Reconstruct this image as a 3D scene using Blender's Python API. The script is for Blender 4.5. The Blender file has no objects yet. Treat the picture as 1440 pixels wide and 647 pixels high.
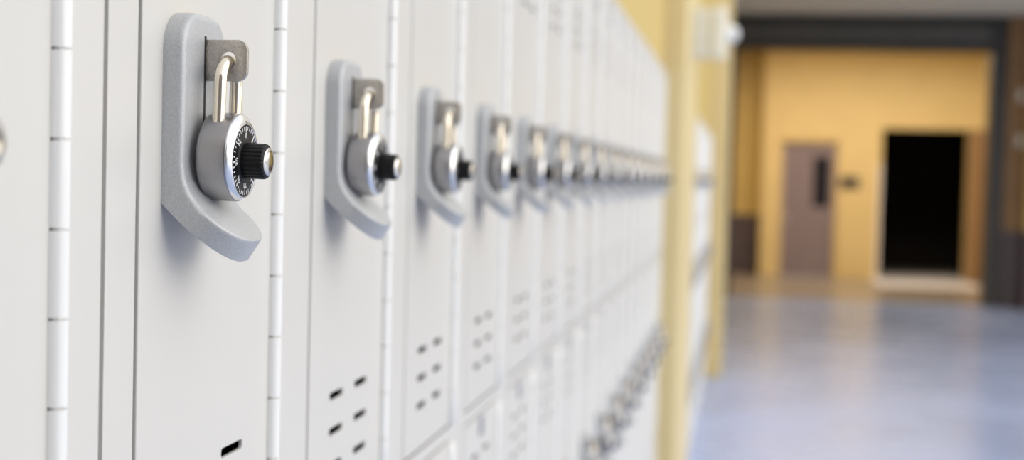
import bpy, bmesh, math, random
from mathutils import Vector, Matrix
random.seed(7)
scn = bpy.context.scene
col = scn.collection
H = 1.86                      # eye height
PI = math.pi

# ------------------------------------------------------------------ helpers
def mesh_obj(name, bm, mat, parent=None, smooth=None, **props):
    if smooth is not None:
        for f in bm.faces: f.smooth = True
        for e in bm.edges:
            if len(e.link_faces) == 2 and e.calc_face_angle(0) > math.radians(smooth): e.smooth = False
    me = bpy.data.meshes.new(name); bm.to_mesh(me); bm.free()
    for m in (mat if isinstance(mat, (list, tuple)) else [mat]): me.materials.append(m)
    o = bpy.data.objects.new(name, me); col.objects.link(o)
    if parent: o.parent = parent
    for k, v in props.items(): o[k] = v
    return o
def empty(name, loc, label, cat, group=None):
    o = bpy.data.objects.new(name, None); col.objects.link(o)
    o.empty_display_size = .02; o.location = loc
    o['label'] = label; o['category'] = cat
    if group: o['group'] = group
    return o
def tag(o, label, cat, group=None):
    o['label'] = label; o['category'] = cat
    if group: o['group'] = group
    return o
def kids(o): return [c for c in bpy.data.objects if c.parent == o]
_tree = {}
def read_tree(o): return (o, [read_tree(c) for c in kids(o)])
def copy_tree(t, parent=None):
    o, ch = t
    c = o.copy(); col.objects.link(c); c.parent = parent
    for x in ch: copy_tree(x, c)
    return c
def box(bm, x0, x1, y0, y1, z0, z1, bev=0, seg=2):
    vs = [bm.verts.new((x, y, z)) for x in (x0, x1) for y in (y0, y1) for z in (z0, z1)]
    q = [(0,1,3,2),(4,6,7,5),(0,4,5,1),(2,3,7,6),(0,2,6,4),(1,5,7,3)]
    fs = [bm.faces.new([vs[i] for i in f]) for f in q]
    if bev:
        es = list({e for f in fs for e in f.edges})
        bmesh.ops.bevel(bm, geom=es, offset=bev, segments=seg, profile=.5, affect='EDGES', clamp_overlap=True)
def new_box(*a, **k):
    bm = bmesh.new(); box(bm, *a, **k); return bm
def lathe_x(bm, prof, n=64, cy=0, cz=0, mod=None, cap=(True, True)):
    """surface of revolution about an axis along X; prof = [(x, r)]"""
    rings = []
    for x, r in prof:
        rings.append([bm.verts.new((x, cy + (r if not mod else mod(r, x, i)) * math.cos(2*PI*i/n),
                                    cz + (r if not mod else mod(r, x, i)) * math.sin(2*PI*i/n))) for i in range(n)])
    for a, b in zip(rings, rings[1:]):
        for i in range(n):
            j = (i+1) % n
            bm.faces.new((a[i], a[j], b[j], b[i]))
    if cap[0]: bm.faces.new(list(reversed(rings[0])))
    if cap[1]: bm.faces.new(rings[-1])
    bmesh.ops.recalc_face_normals(bm, faces=bm.faces[:])
def lathe_z(bm, prof, n=20, cx=0, cy=0):
    rings = [[bm.verts.new((cx + r*math.cos(2*PI*i/n), cy + r*math.sin(2*PI*i/n), z)) for i in range(n)] for z, r in prof]
    for a, b in zip(rings, rings[1:]):
        for i in range(n):
            j = (i+1) % n
            bm.faces.new((a[i], a[j], b[j], b[i]))
    bm.faces.new(list(reversed(rings[0]))); bm.faces.new(rings[-1])
    bmesh.ops.recalc_face_normals(bm, faces=bm.faces[:])
def tube(bm, pts, rad, n=20):
    rings = []
    pts = [Vector(p) for p in pts]
    for k, p in enumerate(pts):
        t = (pts[min(k+1, len(pts)-1)] - pts[max(k-1, 0)]).normalized()
        a = Vector((1, 0, 0)); b = t.cross(a).normalized(); a = b.cross(t).normalized()
        rings.append([bm.verts.new(p + a*rad*math.cos(2*PI*i/n) + b*rad*math.sin(2*PI*i/n)) for i in range(n)])
    for r0, r1 in zip(rings, rings[1:]):
        for i in range(n):
            j = (i+1) % n
            bm.faces.new((r0[i], r0[j], r1[j], r1[i]))
    bm.faces.new(rings[0]); bm.faces.new(rings[-1])
    bmesh.ops.recalc_face_normals(bm, faces=bm.faces[:])
def plate(bm, y0, y1, z0, z1, holes, xf, xb, bev=0, hole_round=0):
    """upright sheet (front at x=xf, back at x=xb) with rectangular holes through it"""
    ys = sorted({y0, y1, *[h[0] for h in holes], *[h[1] for h in holes]})
    zs = sorted({z0, z1, *[h[2] for h in holes], *[h[3] for h in holes]})
    V = {}
    def v(y, z):
        if (y, z) not in V: V[(y, z)] = bm.verts.new((xf, y, z))
        return V[(y, z)]
    fs = []
    for a, b in zip(ys, ys[1:]):
        for c, d in zip(zs, zs[1:]):
            my, mz = (a+b)/2, (c+d)/2
            if any(h[0] < my < h[1] and h[2] < mz < h[3] for h in holes): continue
            fs.append(bm.faces.new((v(a, c), v(b, c), v(b, d), v(a, d))))
    r = bmesh.ops.extrude_face_region(bm, geom=fs)
    nv = [g for g in r['geom'] if isinstance(g, bmesh.types.BMVert)]
    bmesh.ops.translate(bm, verts=nv, vec=(xb-xf, 0, 0))
    bmesh.ops.recalc_face_normals(bm, faces=bm.faces[:])
    if hole_round:
        es = []
        for e in bm.edges:
            a, b = e.verts[0].co, e.verts[1].co
            if abs(a.y-b.y) < 1e-7 and abs(a.z-b.z) < 1e-7 and e.calc_face_angle(0) > .5:
                if y0+.002 < a.y < y1-.002 and z0+.002 < a.z < z1-.002: es.append(e)
        bmesh.ops.bevel(bm, geom=es, offset=hole_round, segments=3, profile=.5, affect='EDGES')
    if bev:
        es = [e for e in bm.edges if e.calc_face_angle(0) > .6 and abs(e.verts[0].co.x-xf) < 1e-6 and abs(e.verts[1].co.x-xf) < 1e-6]
        es = [e for e in es if all(abs(w.co.y-y0) < 1e-6 or abs(w.co.y-y1) < 1e-6 or abs(w.co.z-z0) < 1e-6 or abs(w.co.z-z1) < 1e-6 for w in e.verts)]
        bmesh.ops.bevel(bm, geom=es, offset=bev, segments=3, profile=.5, affect='EDGES')

# ---------------------------------------------------------------- materials
def mat(name, rgb, rough=.5, metal=0, spec=.5, noise=None, bump=None, coat=0, aniso=0, vary_rough=None):
    """noise=(scale, amount): tone variation; bump=(scale, strength, distance)"""
    m = bpy.data.materials.new(name); m.use_nodes = True
    nt = m.node_tree; b = nt.nodes['Principled BSDF']
    b.inputs['Base Color'].default_value = (*rgb, 1)
    b.inputs['Roughness'].default_value = rough
    b.inputs['Metallic'].default_value = metal
    b.inputs['Specular IOR Level'].default_value = spec
    if coat:
        b.inputs['Coat Weight'].default_value = coat; b.inputs['Coat Roughness'].default_value = .08
    tc = nt.nodes.new('ShaderNodeTexCoord')
    if noise:
        t = nt.nodes.new('ShaderNodeTexNoise'); t.inputs['Scale'].default_value = noise[0]; t.inputs['Detail'].default_value = 5
        nt.links.new(tc.outputs['Object'], t.inputs['Vector'])
        mr = nt.nodes.new('ShaderNodeMapRange'); mr.inputs['From Min'].default_value = .3; mr.inputs['From Max'].default_value = .7
        mr.inputs['To Min'].default_value = 1-noise[1]; mr.inputs['To Max'].default_value = 1+noise[1]
        nt.links.new(t.outputs['Fac'], mr.inputs['Value'])
        mx = nt.nodes.new('ShaderNodeVectorMath'); mx.operation = 'SCALE'; mx.inputs[0].default_value = rgb
        nt.links.new(mr.outputs['Result'], mx.inputs['Scale']); nt.links.new(mx.outputs['Vector'], b.inputs['Base Color'])
        if vary_rough:
            m2 = nt.nodes.new('ShaderNodeMapRange'); m2.inputs['From Min'].default_value = .3; m2.inputs['From Max'].default_value = .7
            m2.inputs['To Min'].default_value = rough-vary_rough; m2.inputs['To Max'].default_value = rough+vary_rough
            nt.links.new(t.outputs['Fac'], m2.inputs['Value']); nt.links.new(m2.outputs['Result'], b.inputs['Roughness'])
    if bump:
        t = nt.nodes.new('ShaderNodeTexNoise'); t.inputs['Scale'].default_value = bump[0]; t.inputs['Detail'].default_value = 3
        nt.links.new(tc.outputs['Object'], t.inputs['Vector'])
        bp = nt.nodes.new('ShaderNodeBump'); bp.inputs['Strength'].default_value = bump[1]; bp.inputs['Distance'].default_value = bump[2]
        nt.links.new(t.outputs['Fac'], bp.inputs['Height']); nt.links.new(bp.outputs['Normal'], b.inputs['Normal'])
    if aniso: b.inputs['Anisotropic'].default_value = aniso
    return m
M = dict(
    paint   = mat('locker_enamel', (.675, .657, .615), .36, spec=.45, noise=(9, .012), bump=(900, .12, .0004)),
    hinge   = mat('hinge_enamel', (.88, .88, .86), .22, spec=.7),
    dark    = mat('locker_inside_shade', (.16, .16, .165), .8),  # shade in the gaps and vents painted as a dark colour
    hammer  = mat('hammered_grey_enamel', (.50, .51, .52), .42, .2, noise=(900, .10), bump=(1100, .25, .0006)),
    slot    = mat('slot_shade_black', (.02, .02, .022), .7),
    hasp    = mat('dull_nickel', (.56, .52, .47), .42, 1, noise=(700, .16), bump=(900, .15, .0003)),
    shackle = mat('polished_steel', (.88, .80, .67), .15, 1),
    body    = mat('brushed_steel', (.36, .352, .36), .30, 1, noise=(60, .05)),
    bezel   = mat('chrome', (.86, .86, .87), .2, 1),
    dial    = mat('dial_black', (.008, .008, .010), .4, spec=.25),
    white   = mat('dial_white', (.85, .85, .83), .5),
    knob    = mat('knob_black', (.006, .006, .007), .4, spec=.25),
    cap     = mat('knob_chrome', (.75, .73, .70), .12, 1),
    plate_  = mat('number_plate_grey', (.30, .32, .36), .4, .6),
    peach   = mat('peach_wall_paint', (.70, .535, .25), .6, noise=(2, .03)),
    yellow  = mat('yellow_wall_paint', (.62, .455, .15), .55, noise=(2, .03)),
    cream   = mat('yellow_pillar_paint', (.74, .60, .31), .45, noise=(2, .03)),
    floor   = mat('sealed_concrete', (.385, .475, .74), .27, spec=.5, noise=(.7, .06), vary_rough=.05, bump=(40, .05, .002)),
    inner   = mat('tan_floor', (.27, .225, .18), .3, noise=(.8, .06)),
    pale    = mat('pale_threshold', (.85, .82, .86), .4, noise=(3, .03)),
    purple  = mat('plum_wainscot', (.095, .07, .078), .5, noise=(3, .04)),
    ddoor   = mat('plum_grey_door', (.23, .18, .20), .45, noise=(3, .03)),
    dglass  = mat('dark_glass', (.012, .010, .012), .1),
    frame   = mat('tan_frame', (.66, .50, .28), .5),
    iron    = mat('dark_painted_steel', (.045, .042, .04), .45, .2, noise=(4, .1)),
    iron2   = mat('grey_painted_steel', (.10, .098, .09), .4, .2, noise=(4, .1)),
    brown   = mat('brown_door_wall_shade', (.30, .175, .08), .6, noise=(3, .06)),  # real brown on the door leaf, painted shade on the wall
    ceil    = mat('ceiling_plaster', (.74, .72, .64), .8, noise=(1.5, .03)),
    black   = mat('dark_room_shade', (.012, .009, .008), .9),
    plastic = mat('white_plastic', (.86, .86, .80), .45),
    lens    = mat('frosted_lens', (.82, .82, .82), .25),
)

# ------------------------------------------------------- combination padlock
def text_bm(bm, s, size, place):
    cu = bpy.data.curves.new('t', 'FONT'); cu.body = s; cu.size = size; cu.align_x = 'CENTER'; cu.align_y = 'CENTER'; cu.offset = size*.02
    cu.extrude = .00008; cu.resolution_u = 4
    o = bpy.data.objects.new('t', cu); col.objects.link(o)
    dg = bpy.context.evaluated_depsgraph_get(); dg.update()
    me = bpy.data.meshes.new_from_object(o.evaluated_get(dg))
    me.transform(place); bm.from_mesh(me)
    bpy.data.objects.remove(o); bpy.data.curves.remove(cu); bpy.data.meshes.remove(me)

HX, HY, HZ = .0250, .0595, .0615       # hasp hole relative to the door's near edge / eye level
LZ = -.0545                            # body centre below the hole
def make_lock():
    r = empty('combination_padlock', (0, 0, 0), '', 'padlock')
    bm = bmesh.new()                                   # body: drum with rounded back edge
    lathe_x(bm, [(-.0085, .0205), (-.0083, .0222), (-.0074, .0238), (-.0060, .0246), (-.004, .0248), (.0085, .0248), (.0092, .0246), (.0096, .0242)], 96, 0, LZ)
    body = mesh_obj('body', bm, M['body'], r, 40)
    bm = bmesh.new()                                   # bright rim round the dial, dial set a touch low
    n = 96; rings = []
    for x, rr, dz in [(.0096, .0242, 0), (.0102, .0239, 0), (.0121, .0218, -.0010), (.0126, .0210, -.0013), (.0126, .0203, -.0015), (.0119, .0200, -.0015)]:
        rings.append([bm.verts.new((x, rr*math.cos(2*PI*i/n), LZ+dz+rr*math.sin(2*PI*i/n))) for i in range(n)])
    for a, b in zip(rings, rings[1:]):
        for i in range(n):
            bm.faces.new((a[i], a[(i+1) % n], b[(i+1) % n], b[i]))
    bmesh.ops.recalc_face_normals(bm, faces=bm.faces[:])
    bz = mesh_obj('bezel', bm, M['bezel'], r, 40)
    DZ = LZ-.0015
    bm = bmesh.new()                                   # pointer at twelve o'clock on the rim
    vs = [bm.verts.new(p) for p in ((.01225, -.0011, DZ+.0222), (.01225, .0011, DZ+.0222), (.0130, 0, DZ+.0203), (.0112, 0, DZ+.0225))]
    for f in ((0, 1, 2), (0, 3, 1), (0, 2, 3), (1, 3, 2)): bm.faces.new([vs[i] for i in f])
    mesh_obj('pointer', bm, M['knob'], bz, label='small black pointer mark')
    bm = bmesh.new()
    lathe_x(bm, [(.0095, .0199), (.0121, .0199), (.0124, .0196), (.0126, .0130), (.0135, .0122), (.0136, .0080)], 72, 0, DZ)
    dial = mesh_obj('dial', bm, M['dial'], r, 40)
    bm = bmesh.new()
    for k in range(40):
        a = PI/2 - 2*PI*k/40 + .06
        L = .0034 if k % 5 == 0 else .0022
        w = .00030 if k % 5 else .00042
        q = bmesh.new(); box(q, .01236, .01262, -w, w, .0193-L, .0193)
        q.transform(Matrix.Translation((0, 0, DZ)) @ Matrix.Rotation(a-PI/2, 4, 'X'))
        me = bpy.data.meshes.new('q'); q.to_mesh(me); q.free(); bm.from_mesh(me); bpy.data.meshes.remove(me)
    basis = Matrix(((0, 0, 1, 0), (1, 0, 0, 0), (0, 1, 0, 0), (0, 0, 0, 1)))     # text x->Y, y->Z, normal->X
    for k in range(8):
        a = PI/2 - 2*PI*k/8 + .06
        place = Matrix.Translation((.01262, 0, DZ)) @ Matrix.Rotation(a-PI/2, 4, 'X') @ Matrix.Translation((0, 0, .0132)) @ basis @ Matrix.Diagonal((.74, 1, 1, 1))
        text_bm(bm, str(5*k), .0062, place)
    mesh_obj('numerals', bm, M['white'], dial, label='white numbers and tick marks')
    bm = bmesh.new()
    N = 96
    prof = [(.0130, .0092), (.0134, .0101), (.0240, .0100), (.0252, .0095), (.0258, .0080)]
    lathe_x(bm, prof, N, 0, DZ, mod=lambda rr, x, i: rr - (.00055 if (i % 4 in (0,)) and (.0133 < x < .0255) else 0))
    mesh_obj('knob', bm, M['knob'], r, 50, label='ribbed black knob')
    bm = bmesh.new()
    lathe_x(bm, [(.0250, .0078), (.0262, .0078), (.0266, .0074), (.0269, .0055), (.0270, .0028), (.02705, .0006)], 48, 0, DZ)
    mesh_obj('knob_cap', bm, M['cap'], r, 40)
    bm = bmesh.new()
    R = .0126; pts = [(.0005, -R, LZ+.010), (.0005, -R, -.012)]
    zc = -.0030 - .0036 - .0015 + .0                          # crown rests in the hole
    zc = -.0150
    for k in range(0, 25):
        a = PI - PI*k/24
        pts.append((.0005, R*math.cos(a), zc + (R+.0015)*math.sin(a)))
    pts += [(.0005, R, -.018), (.0005, R, LZ+.010)]
    pts[1] = (.0005, -R, zc-.004); pts[-2] = (.0005, R, zc-.004)
    tube(bm, pts, .0036, 24)
    mesh_obj('shackle', bm, M['shackle'], r, 50)
    return r

# ------------------------------------------------------------ locker handle
DOOR_W = .2155; STILE = .0405; PITCH = .305
def handle_bm(dz):
    cy = HY
    P = []                                             # (front x,z) (back x,z) halfwidth fillet
    W = .0325
    top = .0865; R = .022
    for k in range(13):
        d = R*(1-math.cos(PI/2*k/12))
        w = W - R + math.sqrt(max(0, R*R-(R-d)**2))
        hh = .0120 - .0022*max(0, 1-d/.003)
        P.append(((hh, top-d), (0, top-d), w, min(.0040, hh*.6)))
    for z in (.05, .04, .03, .02, .012, .006): P.append(((.012, z), (0, z), W, .0040))
    for f, b in (((.0120, .002), (0, -.006)), ((.0130, -.0055), (0, -.013)), ((.0155, -.0120), (0, -.0190)), ((.0195, -.0180), (.0035, -.0225)),
                 ((.0245, -.0235), (.0105, -.0290))):
        P.append((f, b, W, .0040))
    f0, b0 = Vector((.0245, -.0235)), Vector((.0105, -.0290))
    df, db = Vector((.0190, -.0162)), Vector((.0255, -.0225))
    for k in range(1, 15):
        u = math.sin(PI/2*k/14)
        f = f0+df*u; b = b0+db*u
        w = W*(.10+.90*math.sqrt(max(0, 1-u**2.1)))
        P.append(((f.x, f.y), (b.x, b.y), w, .0028))
    bm = bmesh.new(); rings = []
    for (fx, fz), (bx, bz), w, rf in P:
        b = Vector((bx, 0, bz)); f = Vector((fx, 0, fz)); n = f-b; h = n.length; n.normalize()
        rf = min(rf, h*.8, w*.6); ring = []
        ring.append(b+Vector((0, -w, 0)))
        for k in range(7):
            a = PI/2*k/6
            ring.append(b + Vector((0, -w+rf-rf*math.cos(a), 0)) + n*(h-rf+rf*math.sin(a)))
        for y in (-.5, 0, .5): ring.append(b+Vector((0, y*(w-rf), 0))+n*h)
        for k in range(7):
            a = PI/2 - PI/2*k/6
            ring.append(b + Vector((0, w-rf+rf*math.cos(a), 0)) + n*(h-rf+rf*math.sin(a)))
        ring.append(b+Vector((0, w, 0)))
        rings.append([bm.verts.new(p+Vector((0, cy, dz))) for p in ring])
    n = len(rings[0])
    for a, b in zip(rings, rings[1:]):
        for i in range(n):
            j = (i+1) % n
            bm.faces.new((a[i], a[j], b[j], b[i]))
    bm.faces.new(rings[0]); fe = bm.faces.new(rings[-1])
    bmesh.ops.recalc_face_normals(bm, faces=bm.faces[:])
    ee = [e for e in fe.edges]
    return bm
def hasp_bm(dz):
    bm = bmesh.new(); t = .0034
    x0, x1, z0, z1, rc = .006, .0365, .0495, .0728, .0058
    out = [(x0, z0)]
    for k in range(9):
        a = -PI/2 + PI/2*k/8; out.append((x1-rc+rc*math.cos(a), z0+rc+rc*math.sin(a)))
    for k in range(9):
        a = PI/2*k/8; out.append((x1-rc+rc*math.cos(a), z1-rc+rc*math.sin(a)))
    out.append((x0, z1))
    hole = [(HX+.0047*math.cos(2*PI*k/32), HZ+.0047*math.sin(2*PI*k/32)) for k in range(32)]
    es = []
    for L in (out, hole):
        v = [bm.verts.new((x, HY-t/2, z+dz)) for x, z in L]
        es += [bm.edges.new((v[i], v[(i+1) % len(v)])) for i in range(len(v))]
    r = bmesh.ops.triangle_fill(bm, edges=es, use_beauty=True, use_dissolve=False)
    fs = [g for g in r['geom'] if isinstance(g, bmesh.types.BMFace)]
    r = bmesh.ops.extrude_face_region(bm, geom=fs)
    bmesh.ops.translate(bm, verts=[g for g in r['geom'] if isinstance(g, bmesh.types.BMVert)], vec=(0, t, 0))
    bmesh.ops.recalc_face_normals(bm, faces=bm.faces[:])
    es = [e for e in bm.edges if e.calc_face_angle(0) > .9]
    bmesh.ops.bevel(bm, geom=es, offset=.0005, segments=2, profile=.5, affect='EDGES')
    return bm

# ---------------------------------------------------------- one locker column
TOP = .425; GAP = -.285; TIER = .71; BASE = .155
Z = lambda z: z+H
def make_locker():
    """root at the near lower front corner of the door opening: y=0 is the door's near edge, z=0 the floor"""
    r = empty('locker', (0, 0, 0), '', 'locker')
    gaps = [TOP-.028, GAP, GAP-TIER, GAP-2*TIER+.02]
    tiers = [(GAP+.007, TOP-.028), (GAP-TIER+.007, GAP-.007), (GAP-2*TIER+.03, GAP-TIER-.007)]
    bm = bmesh.new()
    y0, y1 = -STILE, PITCH-STILE
    holes = [(-.0052, DOOR_W+.001, Z(a), Z(b)) for a, b in tiers]
    plate(bm, y0, y1, BASE, Z(TOP), holes, 0, -.018)
    fr = bm; bm = bmesh.new()
    for a, b in tiers:                                   # stops behind the gaps round each door
        plate(bm, -.012, DOOR_W+.012, Z(a)-.012, Z(b)+.012, [(.014, DOOR_W-.014, Z(a)+.014, Z(b)-.014)], -.0185, -.021)
    for ya, yb, za, zb, xa, xb in ((y0, y1, BASE, Z(TOP), -.30, -.297), (y0, y0+.0012, BASE, Z(TOP), -.297, -.0185), (y1-.0012, y1, BASE, Z(TOP), -.297, -.0185),
                                   (y0, y1, Z(TOP)-.002, Z(TOP), -.297, -.0185), (y0, y1, BASE, BASE+.002, -.297, -.0185),
                                   (y0, y1, Z(GAP)-.001, Z(GAP)+.001, -.297, -.022), (y0, y1, Z(GAP-TIER)-.001, Z(GAP-TIER)+.001, -.297, -.022)):
        box(bm, xa, xb, ya, yb, za, zb)
    mesh_obj('frame', fr, M['paint'], r)
    mesh_obj('lining', bm, M['dark'], r, label='inside of the locker, shade painted dark')
    mesh_obj('plinth', new_box(-.29, -.004, y0, y1, 0, BASE-.0005), M['paint'], r)
    for k, (a, b) in enumerate(tiers):
        off = (0, -.608, -.608-TIER)[k]
        gap = (TOP, GAP, GAP-TIER)[k]; low = (GAP, GAP-TIER, GAP-2*TIER+.03)[k]
        tv = [gap-.123, gap-.151, gap-.179] if k == 0 else [gap-.058, gap-.086, gap-.114]
        vz = tv + [low+.1095, low+.0815, low+.0535]
        vents = [(cy-.0185, cy+.0185, Z(z)-.0031, Z(z)+.0031) for z in vz for cy in (DOOR_W/2-.036, DOOR_W/2+.036)]
        bm = bmesh.new()
        plate(bm, 0, DOOR_W-.0035, Z(a)+.003, Z(b)-.003, vents, 0, -.0022, bev=.0010, hole_round=.0022)
        d = mesh_obj('door', bm, M['paint'], r)
        bm = bmesh.new(); plate(bm, .0004, DOOR_W-.004, Z(a)+.0035, Z(b)-.0035, [(.010, DOOR_W-.014, Z(a)+.014, Z(b)-.014)], -.0023, -.017)
        mesh_obj('door_return', bm, M['dark'], d, label='folded edge behind the door sheet, gap shade painted dark')
        mesh_obj('handle', handle_bm(Z(off)), M['hammer'], d, 38, label='hammered grey pull handle')
        mesh_obj('latch_slot_shade', new_box(.0112, .0122, HY-.0032, HY-.0006, Z(off)+.008, Z(off)+.0745), M['slot'], d)  # flat black strip painted in for the shade of the slot
        mesh_obj('hasp', hasp_bm(Z(off)), M['hasp'], d, 30, label='dull nickel hasp tab with a round hole')
        bm = bmesh.new(); rr = .0062; prof = []
        zb = Z(a)+.004; z = zb; first = True
        # knuckles of the piano hinge, broken every 41.4 mm on a common raster
        z0 = Z(.1749*PITCH)
        cuts = [z0+i*.04142 for i in range(-60, 60)]
        cuts = [c for c in cuts if Z(a)+.012 < c < Z(b)-.012]
        prof = [(Z(a)+.003, rr*.8), (Z(a)+.004, rr)]
        for c in cuts: prof += [(c-.0008, rr), (c-.0006, rr*.55), (c+.0006, rr*.55), (c+.0008, rr)]
        prof += [(Z(b)-.004, rr), (Z(b)-.003, rr*.8)]
        lathe_z(bm, prof, 18, .0005, DOOR_W+.0015)
        mesh_obj('hinge', bm, M['hinge'], d, 60)
        if k: pz = Z(gap)-.025
        else: pz = Z(gap)-.066
        bm = new_box(-.0005, .0012, DOOR_W/2-.011, DOOR_W/2+.011, pz-.012, pz+.012, bev=.0005)
        mesh_obj('number_plate', bm, M['plate_'], d)
    return r

S0 = 2.3176*PITCH                                        # near edge of the first sharp door
proto = read_tree(make_locker()); lock = read_tree(make_lock())
ORD = ['first', 'second', 'third', 'fourth', 'fifth', 'sixth', 'seventh', 'eighth', 'ninth', 'tenth', 'eleventh', 'twelfth', 'thirteenth', 'fourteenth', 'fifteenth', 'sixteenth']
used = {'l': False, 'k': False}
def put(t, key, loc):
    if not used[key]:
        used[key] = True; o = t[0]
    else: o = copy_tree(t)
    o.location = loc; return o
def lock_at(y, off, label, group, rot=(0, 0, 0), dx=0):
    o = put(lock, 'k', (HX+dx, y+HY, Z(HZ+off))); o.rotation_euler = rot
    tag(o, label, 'padlock', group); return o
GL, GK, GK2 = 'pale grey lockers in the near bank', 'padlocks on the upper locker doors', 'padlocks on the middle row of locker doors'
NB = 16
for i in range(NB):
    n = i
    y = S0+PITCH*i
    if i == 0: lab = 'pale grey locker in front, with the one sharply focused padlock'
    elif i == 1: lab = 'pale grey locker just behind the sharply focused one'
    elif i < 8: lab = f'pale grey locker, {ORD[i-1]} behind the sharply focused one'
    elif i == NB-1: lab = 'blurred pale grey locker touching the nearer yellow pillar'
    else: lab = f'blurred pale grey locker, {ORD[NB-1-i]} of its bank counted from the nearer yellow pillar'
    o = put(proto, 'l', (0, y, 0)); tag(o, lab, 'locker', GL)
    if i == 0: lab = 'sharp steel combination padlock with readable black dial, on the front locker'
    elif i == 1: lab = 'slightly blurred combination padlock just behind the sharp one'
    elif i < 8: lab = f'combination padlock of the upper row, {ORD[i-1]} behind the sharp one'
    elif i == NB-1: lab = 'blurred upper padlock nearest to the yellow pillar'
    else: lab = f'blurred upper padlock, {ORD[NB-1-i]} counted from the yellow pillar'
    lock_at(y, 0, lab, GK, (0, math.radians(1.5)+math.radians(random.uniform(-.6, .6))*(i > 0), math.radians(random.uniform(-5, 3))*(i > 0)))
    if i >= 6:
        lab = 'blurred middle-row padlock nearest to the yellow pillar' if i == NB-1 else f'blurred middle-row padlock, {ORD[NB-1-i]} counted from the yellow pillar'
        lock_at(y, -.608, lab, GK2, (0, math.radians(1.5), math.radians(random.uniform(-5, 3))))
# the locker at the left edge of the picture starts a new group: a narrow joint separates it
y = S0-PITCH-.0048
tag(put(proto, 'l', (0, y, 0)), 'pale grey locker nearest the viewer, cut off by the picture edge', 'locker', GL)
lock_at(y, 0, 'padlock on the nearest locker, only its knob tip in view', GK, (0, math.radians(-6), 0))
tag(mesh_obj('joint_strip', new_box(-.03, -.011, S0-STILE-.0047, S0-STILE-.0001, BASE, Z(TOP)-.001), M['paint']), 'narrow vertical filler strip between the two nearest lockers', 'filler strip')

# ------------------------------------------------------ second bank, far away
P1A, P1B, P1X = S0+PITCH*NB-STILE, 6.95, .077
P2A, P2B, P2X = 13.62, 14.5, .152
y = P1B+STILE; GF = 'lockers in the far bank'; c = 0
farlock = None
while y+PITCH-STILE < P2A+.001:
    o = put(proto, 'l', (0, y, 0)); tag(o, 'blurred pale locker in the far bank between the two yellow pillars', 'locker', GF)
    if y > 8.4:
        for off, row in ((0, 'upper'), (-.608, 'middle'), (-.608-TIER, 'bottom')):
            lock_at(y, off, f'tiny blurred padlock in the {row} row of the far locker bank', f'{row} padlocks in the far bank')
    y += PITCH
FEND = y-STILE

# -------------------------------------------------------------------- setting
def struct(name, bm, m, parent=None, **k):
    o = mesh_obj(name, bm, m, parent, **k)
    if parent is None: o['kind'] = 'structure'
    return o
YP, YB, ZC = 23.3, 29.0, 4.57        # shutter plane, back wall, ceiling
bm = new_box(-4, 16, -6, YP+.1, -.2, 0); struct('floor', bm, M['floor'])
bm = new_box(-4, 12, YP+.1, YB+8, -.2, 0); struct('floor_2', bm, M['inner'])
bm = bmesh.new(); box(bm, -.40, -.302, -3, YP, 0, Z(TOP)+.002); box(bm, -.40, -.012, -3, YP, Z(TOP)+.002, 6.2)
if P2A-FEND > .01: box(bm, -.302, -.012, FEND+.002, P2A, 0, Z(TOP)+.002)
box(bm, -.302, -.012, P2B, YP, 0, Z(TOP)+.002)
struct('wall_left', bm, M['yellow'])
for a, b, x, lab in ((P1A, P1B, P1X, 'nearer yellow pillar closing the near bank of lockers'), (P2A, P2B, P2X, 'farther yellow pillar beyond the far bank of lockers')):
    tag(mesh_obj('pillar', new_box(-.301, x, a+.002, b, 0, 6.2, bev=.012), M['cream'], smooth=40), lab, 'pillar')

struct('wall_shade_blocker', new_box(-.4, 6, -3.2, -3, 0, 5), mat('grey_shade_blocker', (.22, .225, .24), .7))  # unseen wall added behind the camera to darken surfaces facing it
# portal: added upper wall, rolling shutter housing and its guides
struct('wall_sky_blocker', new_box(-.011, 12, 15.5, 15.8, ZC+.251, 9), M['ceil'])  # unseen storey added so the floor mirrors less bright sky
struct('ceiling', new_box(-.4, 12, 15.5, YB+8, ZC, ZC+.25), M['ceil'])
t = empty('rolling_shutter', (2.1, YP, 0), 'dark rolled-up shutter housing and guide posts framing the far corridor', 'shutter')
def rel(bm): bm.transform(Matrix.Translation((-2.1, -YP, 0))); return bm
bm = bmesh.new(); box(bm, .0, 4.34, YP, YP+.45, 4.02, ZC-.002, bev=.02)
mesh_obj('housing', rel(bm), M['iron'], t)
bm = bmesh.new(); box(bm, .16, 4.06, YP-.05, YP+.02, 4.16, 4.42, bev=.03)
mesh_obj('cover_panel', rel(bm), M['iron2'], t)
mesh_obj('guide_post', rel(new_box(4.095, 4.34, YP, YP+.4, 0, 4.02, bev=.01)), M['iron'], t)
mesh_obj('guide_post', rel(new_box(.0, .135, YP, YP+.4, 0, 4.02, bev=.01)), M['purple'], t)
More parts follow.
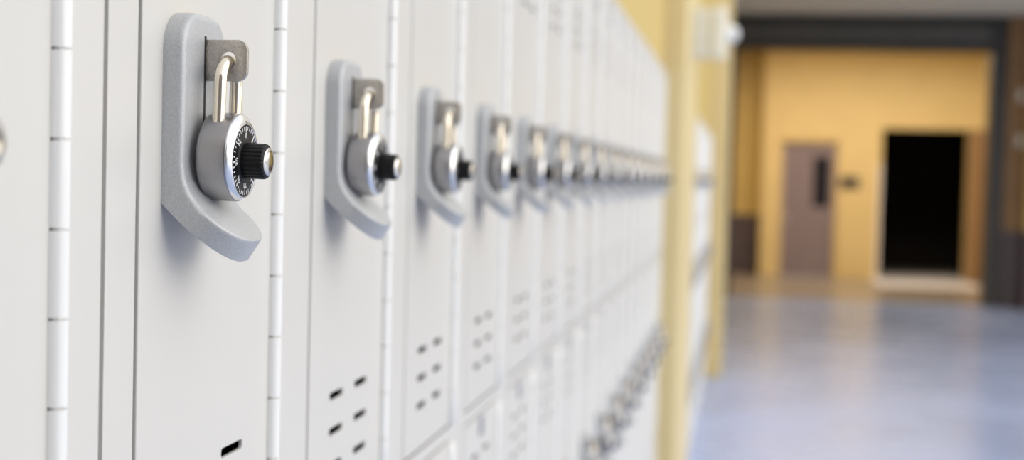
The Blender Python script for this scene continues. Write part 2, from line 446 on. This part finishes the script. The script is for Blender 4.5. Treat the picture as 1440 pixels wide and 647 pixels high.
# right of the portal
struct('wall_right', new_box(4.342, 4.645, YP-.05, YP+.5, 1.21, ZC), M['brown'])  # yellow wall in shade, the shade painted as brown
struct('trim_1', new_box(4.342, 4.645, YP-.06, YP+.5, 0, 1.21), M['purple'])
struct('wall_side', new_box(4.646, 9, YP-.35, YP+.5, 1.21, ZC), M['yellow'])
struct('trim_2', new_box(4.646, 9, YP-.36, YP+.5, 0, 1.21), M['purple'])
for z, lab in ((3.32, 'upper pale switch plate on the shade-brown wall beside the shutter post'), (2.62, 'lower pale switch plate on the shade-brown wall beside the shutter post')):
    o = empty('switch_plate', (4.55, YP-.05, z), lab, 'switch', 'pale plates on the shade-brown wall')
    mesh_obj('back_plate', new_box(-.05, .05, -.02, 0, -.085, .085, bev=.006), M['plastic'], o)
    mesh_obj('rocker', new_box(-.02, .02, -.03, -.018, -.04, .04, bev=.004), M['plastic'], o)

# far room
bm = bmesh.new()
def wall_xz(bm, x0, x1, z0, z1, holes, yf, yb):
    q = bmesh.new(); plate(q, x0, x1, z0, z1, holes, 0, 1)
    for v in q.verts:
        x, y_, z = v.co; v.co = (y_, yf if x < .5 else yb, z)
    bmesh.ops.recalc_face_normals(q, faces=q.faces[:])
    me = bpy.data.meshes.new('q'); q.to_mesh(me); q.free(); bm.from_mesh(me); bpy.data.meshes.remove(me)
wall_xz(bm, .66, 6.5, 0, ZC, [(1.02, 2.16, 0, 2.72), (2.985, 4.65, 0, 3.0)], YB, YB+.3)
struct('wall_back', bm, M['peach'])
bm = new_box(-.4, .659, YB+.55, YB+.75, 1.21, ZC); struct('wall_alcove', bm, M['yellow'])
struct('trim_3', new_box(-.4, .659, YB+.54, YB+.75, 0, 1.21), M['purple'])
struct('wall_far_left', new_box(-.4, -.02, YP+.46, YB+.54, 0, ZC), M['yellow'])
struct('wall_far_right', new_box(6.5, 6.8, YP+.51, YB+.3, 0, ZC), M['yellow'])
struct('wall_alcove_side', new_box(.66, .80, YB+.301, YB+.75, 0, ZC), M['yellow'])
bm = bmesh.new()                                       # room behind the opening, its darkness painted as near-black walls
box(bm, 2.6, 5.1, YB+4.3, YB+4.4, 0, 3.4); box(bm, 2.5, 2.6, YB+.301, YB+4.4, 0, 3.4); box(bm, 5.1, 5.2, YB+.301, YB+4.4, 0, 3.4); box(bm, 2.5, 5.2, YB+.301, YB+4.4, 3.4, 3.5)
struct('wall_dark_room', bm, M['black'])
# plum door with narrow light
d = empty('door_1', (1.02, YB, 0), '', ''); del d['label'], d['category']; d['kind'] = 'structure'
bm = bmesh.new(); wall_xz(bm, 0, 1.14, .0, 2.72, [(.06, 1.08, -.1, 2.655)], .10, .22); mesh_obj('door_frame', bm, M['frame'], d)
bm = bmesh.new(); wall_xz(bm, .062, 1.078, .008, 2.652, [(.66, .98, 1.40, 2.42)], .13, .18); mesh_obj('door_leaf', bm, M['ddoor'], d)
mesh_obj('door_glass', new_box(.655, .985, .15, .16, 1.395, 2.425), M['dglass'], d)
bm = bmesh.new(); box(bm, .12, .17, .10, .13, 1.02, 1.24, bev=.005); box(bm, .13, .25, .07, .10, 1.12, 1.145, bev=.006); mesh_obj('door_handle', bm, M['hasp'], d)
struct('trim_4', new_box(2.93, 2.984, YB-.04, YB+.3, 0, 2.3, bev=.006), M['pale'])
struct('trim_5', new_box(2.85, 4.75, 27.1, YB+1.9, 0, .012), M['pale'])
struct('door_2', new_box(4.652, 4.96, YB-.06, YB-.01, .01, 3.0, bev=.005), M['brown'])
o = empty('wall_sign', (2.38, YB, 1.93), 'small dark sign on the yellow wall between the plum door and the dark opening', 'sign')
mesh_obj('sign_board', new_box(-.19, .19, -.03, 0, -.10, .10, bev=.006), M['iron'], o)
mesh_obj('sign_holder', new_box(-.21, .21, -.036, -.002, -.13, -.10, bev=.004), M['iron2'], o)

# white alarm light on the first pillar
o = empty('alarm_light', (P1X, 6.25, 2.50), 'white boxy alarm light with a round lens high on the nearer pillar', 'alarm light')
mesh_obj('back_box', new_box(.0, .078, -.055, .055, -.105, .105, bev=.008), M['plastic'], o)
mesh_obj('housing', new_box(.0785, .142, -.075, .075, -.108, .108, bev=.012), M['plastic'], o)
bm = bmesh.new(); lathe_x(bm, [(.1425, .040), (.160, .040), (.176, .036), (.188, .026), (.195, .012), (.1965, .002)], 32)
mesh_obj('lens', bm, M['lens'], o, 40)

# -------------------------------------------------------------------- lights
w = bpy.data.worlds.new('sky'); scn.world = w; w.use_nodes = True
nt = w.node_tree; bg = nt.nodes['Background']
tc = nt.nodes.new('ShaderNodeTexCoord'); sp = nt.nodes.new('ShaderNodeSeparateXYZ'); rp = nt.nodes.new('ShaderNodeValToRGB')
nt.links.new(tc.outputs['Generated'], sp.inputs['Vector']); nt.links.new(sp.outputs['Z'], rp.inputs['Fac'])
e = rp.color_ramp.elements
e[0].position = 0; e[0].color = (.40, .40, .40, 1)
e[1].position = .75; e[1].color = (.50, .52, .56, 1)
for q, c in ((.02, (1, .945, .85)), (.22, (1, .95, .87)), (.42, (.66, .65, .63))):
    k = e.new(q); k.color = (*c, 1)
nt.links.new(rp.outputs['Color'], bg.inputs['Color']); bg.inputs['Strength'].default_value = 1.75
def light(name, kind, loc, rot, energy, color, **k):
    L = bpy.data.lights.new(name, kind); L.energy = energy; L.color = color
    for a, b in k.items(): setattr(L, a, b)
    o = bpy.data.objects.new(name, L); col.objects.link(o); o.location = loc; o.rotation_euler = rot; return o
sun = light('sun', 'SUN', (5, 0, 8), (0, 0, 0), 1.25, (1, .965, .91), angle=math.radians(70))
sun.rotation_euler = Vector((-.86, .02, -.5)).to_track_quat('-Z', 'Y').to_euler()
light('far_room_fill', 'AREA', (2.5, 26.2, ZC-.05), (0, 0, 0), 225, (1, .88, .72), shape='RECTANGLE', size=5.2, size_y=1.2)  # unseen fill lamp added to brighten the far room

# -------------------------------------------------------------------- camera
yaw, pitch, roll = .1608, -.0375, .0253
f = Vector((-math.sin(yaw)*math.cos(pitch), math.cos(yaw)*math.cos(pitch), math.sin(pitch)))
rt = Vector((math.cos(yaw), math.sin(yaw), 0)); up = rt.cross(f)
c_, s_ = math.cos(roll), math.sin(roll)
rt, up = rt*c_+up*s_, up*c_-rt*s_
cam = bpy.data.cameras.new('camera'); co = bpy.data.objects.new('camera', cam); col.objects.link(co)
mw = Matrix((( rt.x, up.x, -f.x, 1.0271*PITCH), (rt.y, up.y, -f.y, 0), (rt.z, up.z, -f.z, H), (0, 0, 0, 1)))
co.matrix_world = mw
cam.sensor_width = 36; cam.lens = 50; cam.clip_start = .02; cam.clip_end = 200
cam.dof.use_dof = True; cam.dof.focus_distance = .788; cam.dof.aperture_fstop = 5.2
scn.camera = co
vs = scn.view_settings
vs.view_transform = 'Standard'; vs.look = 'None'; vs.gamma = 1; vs.use_curve_mapping = False; vs.exposure = 0.12
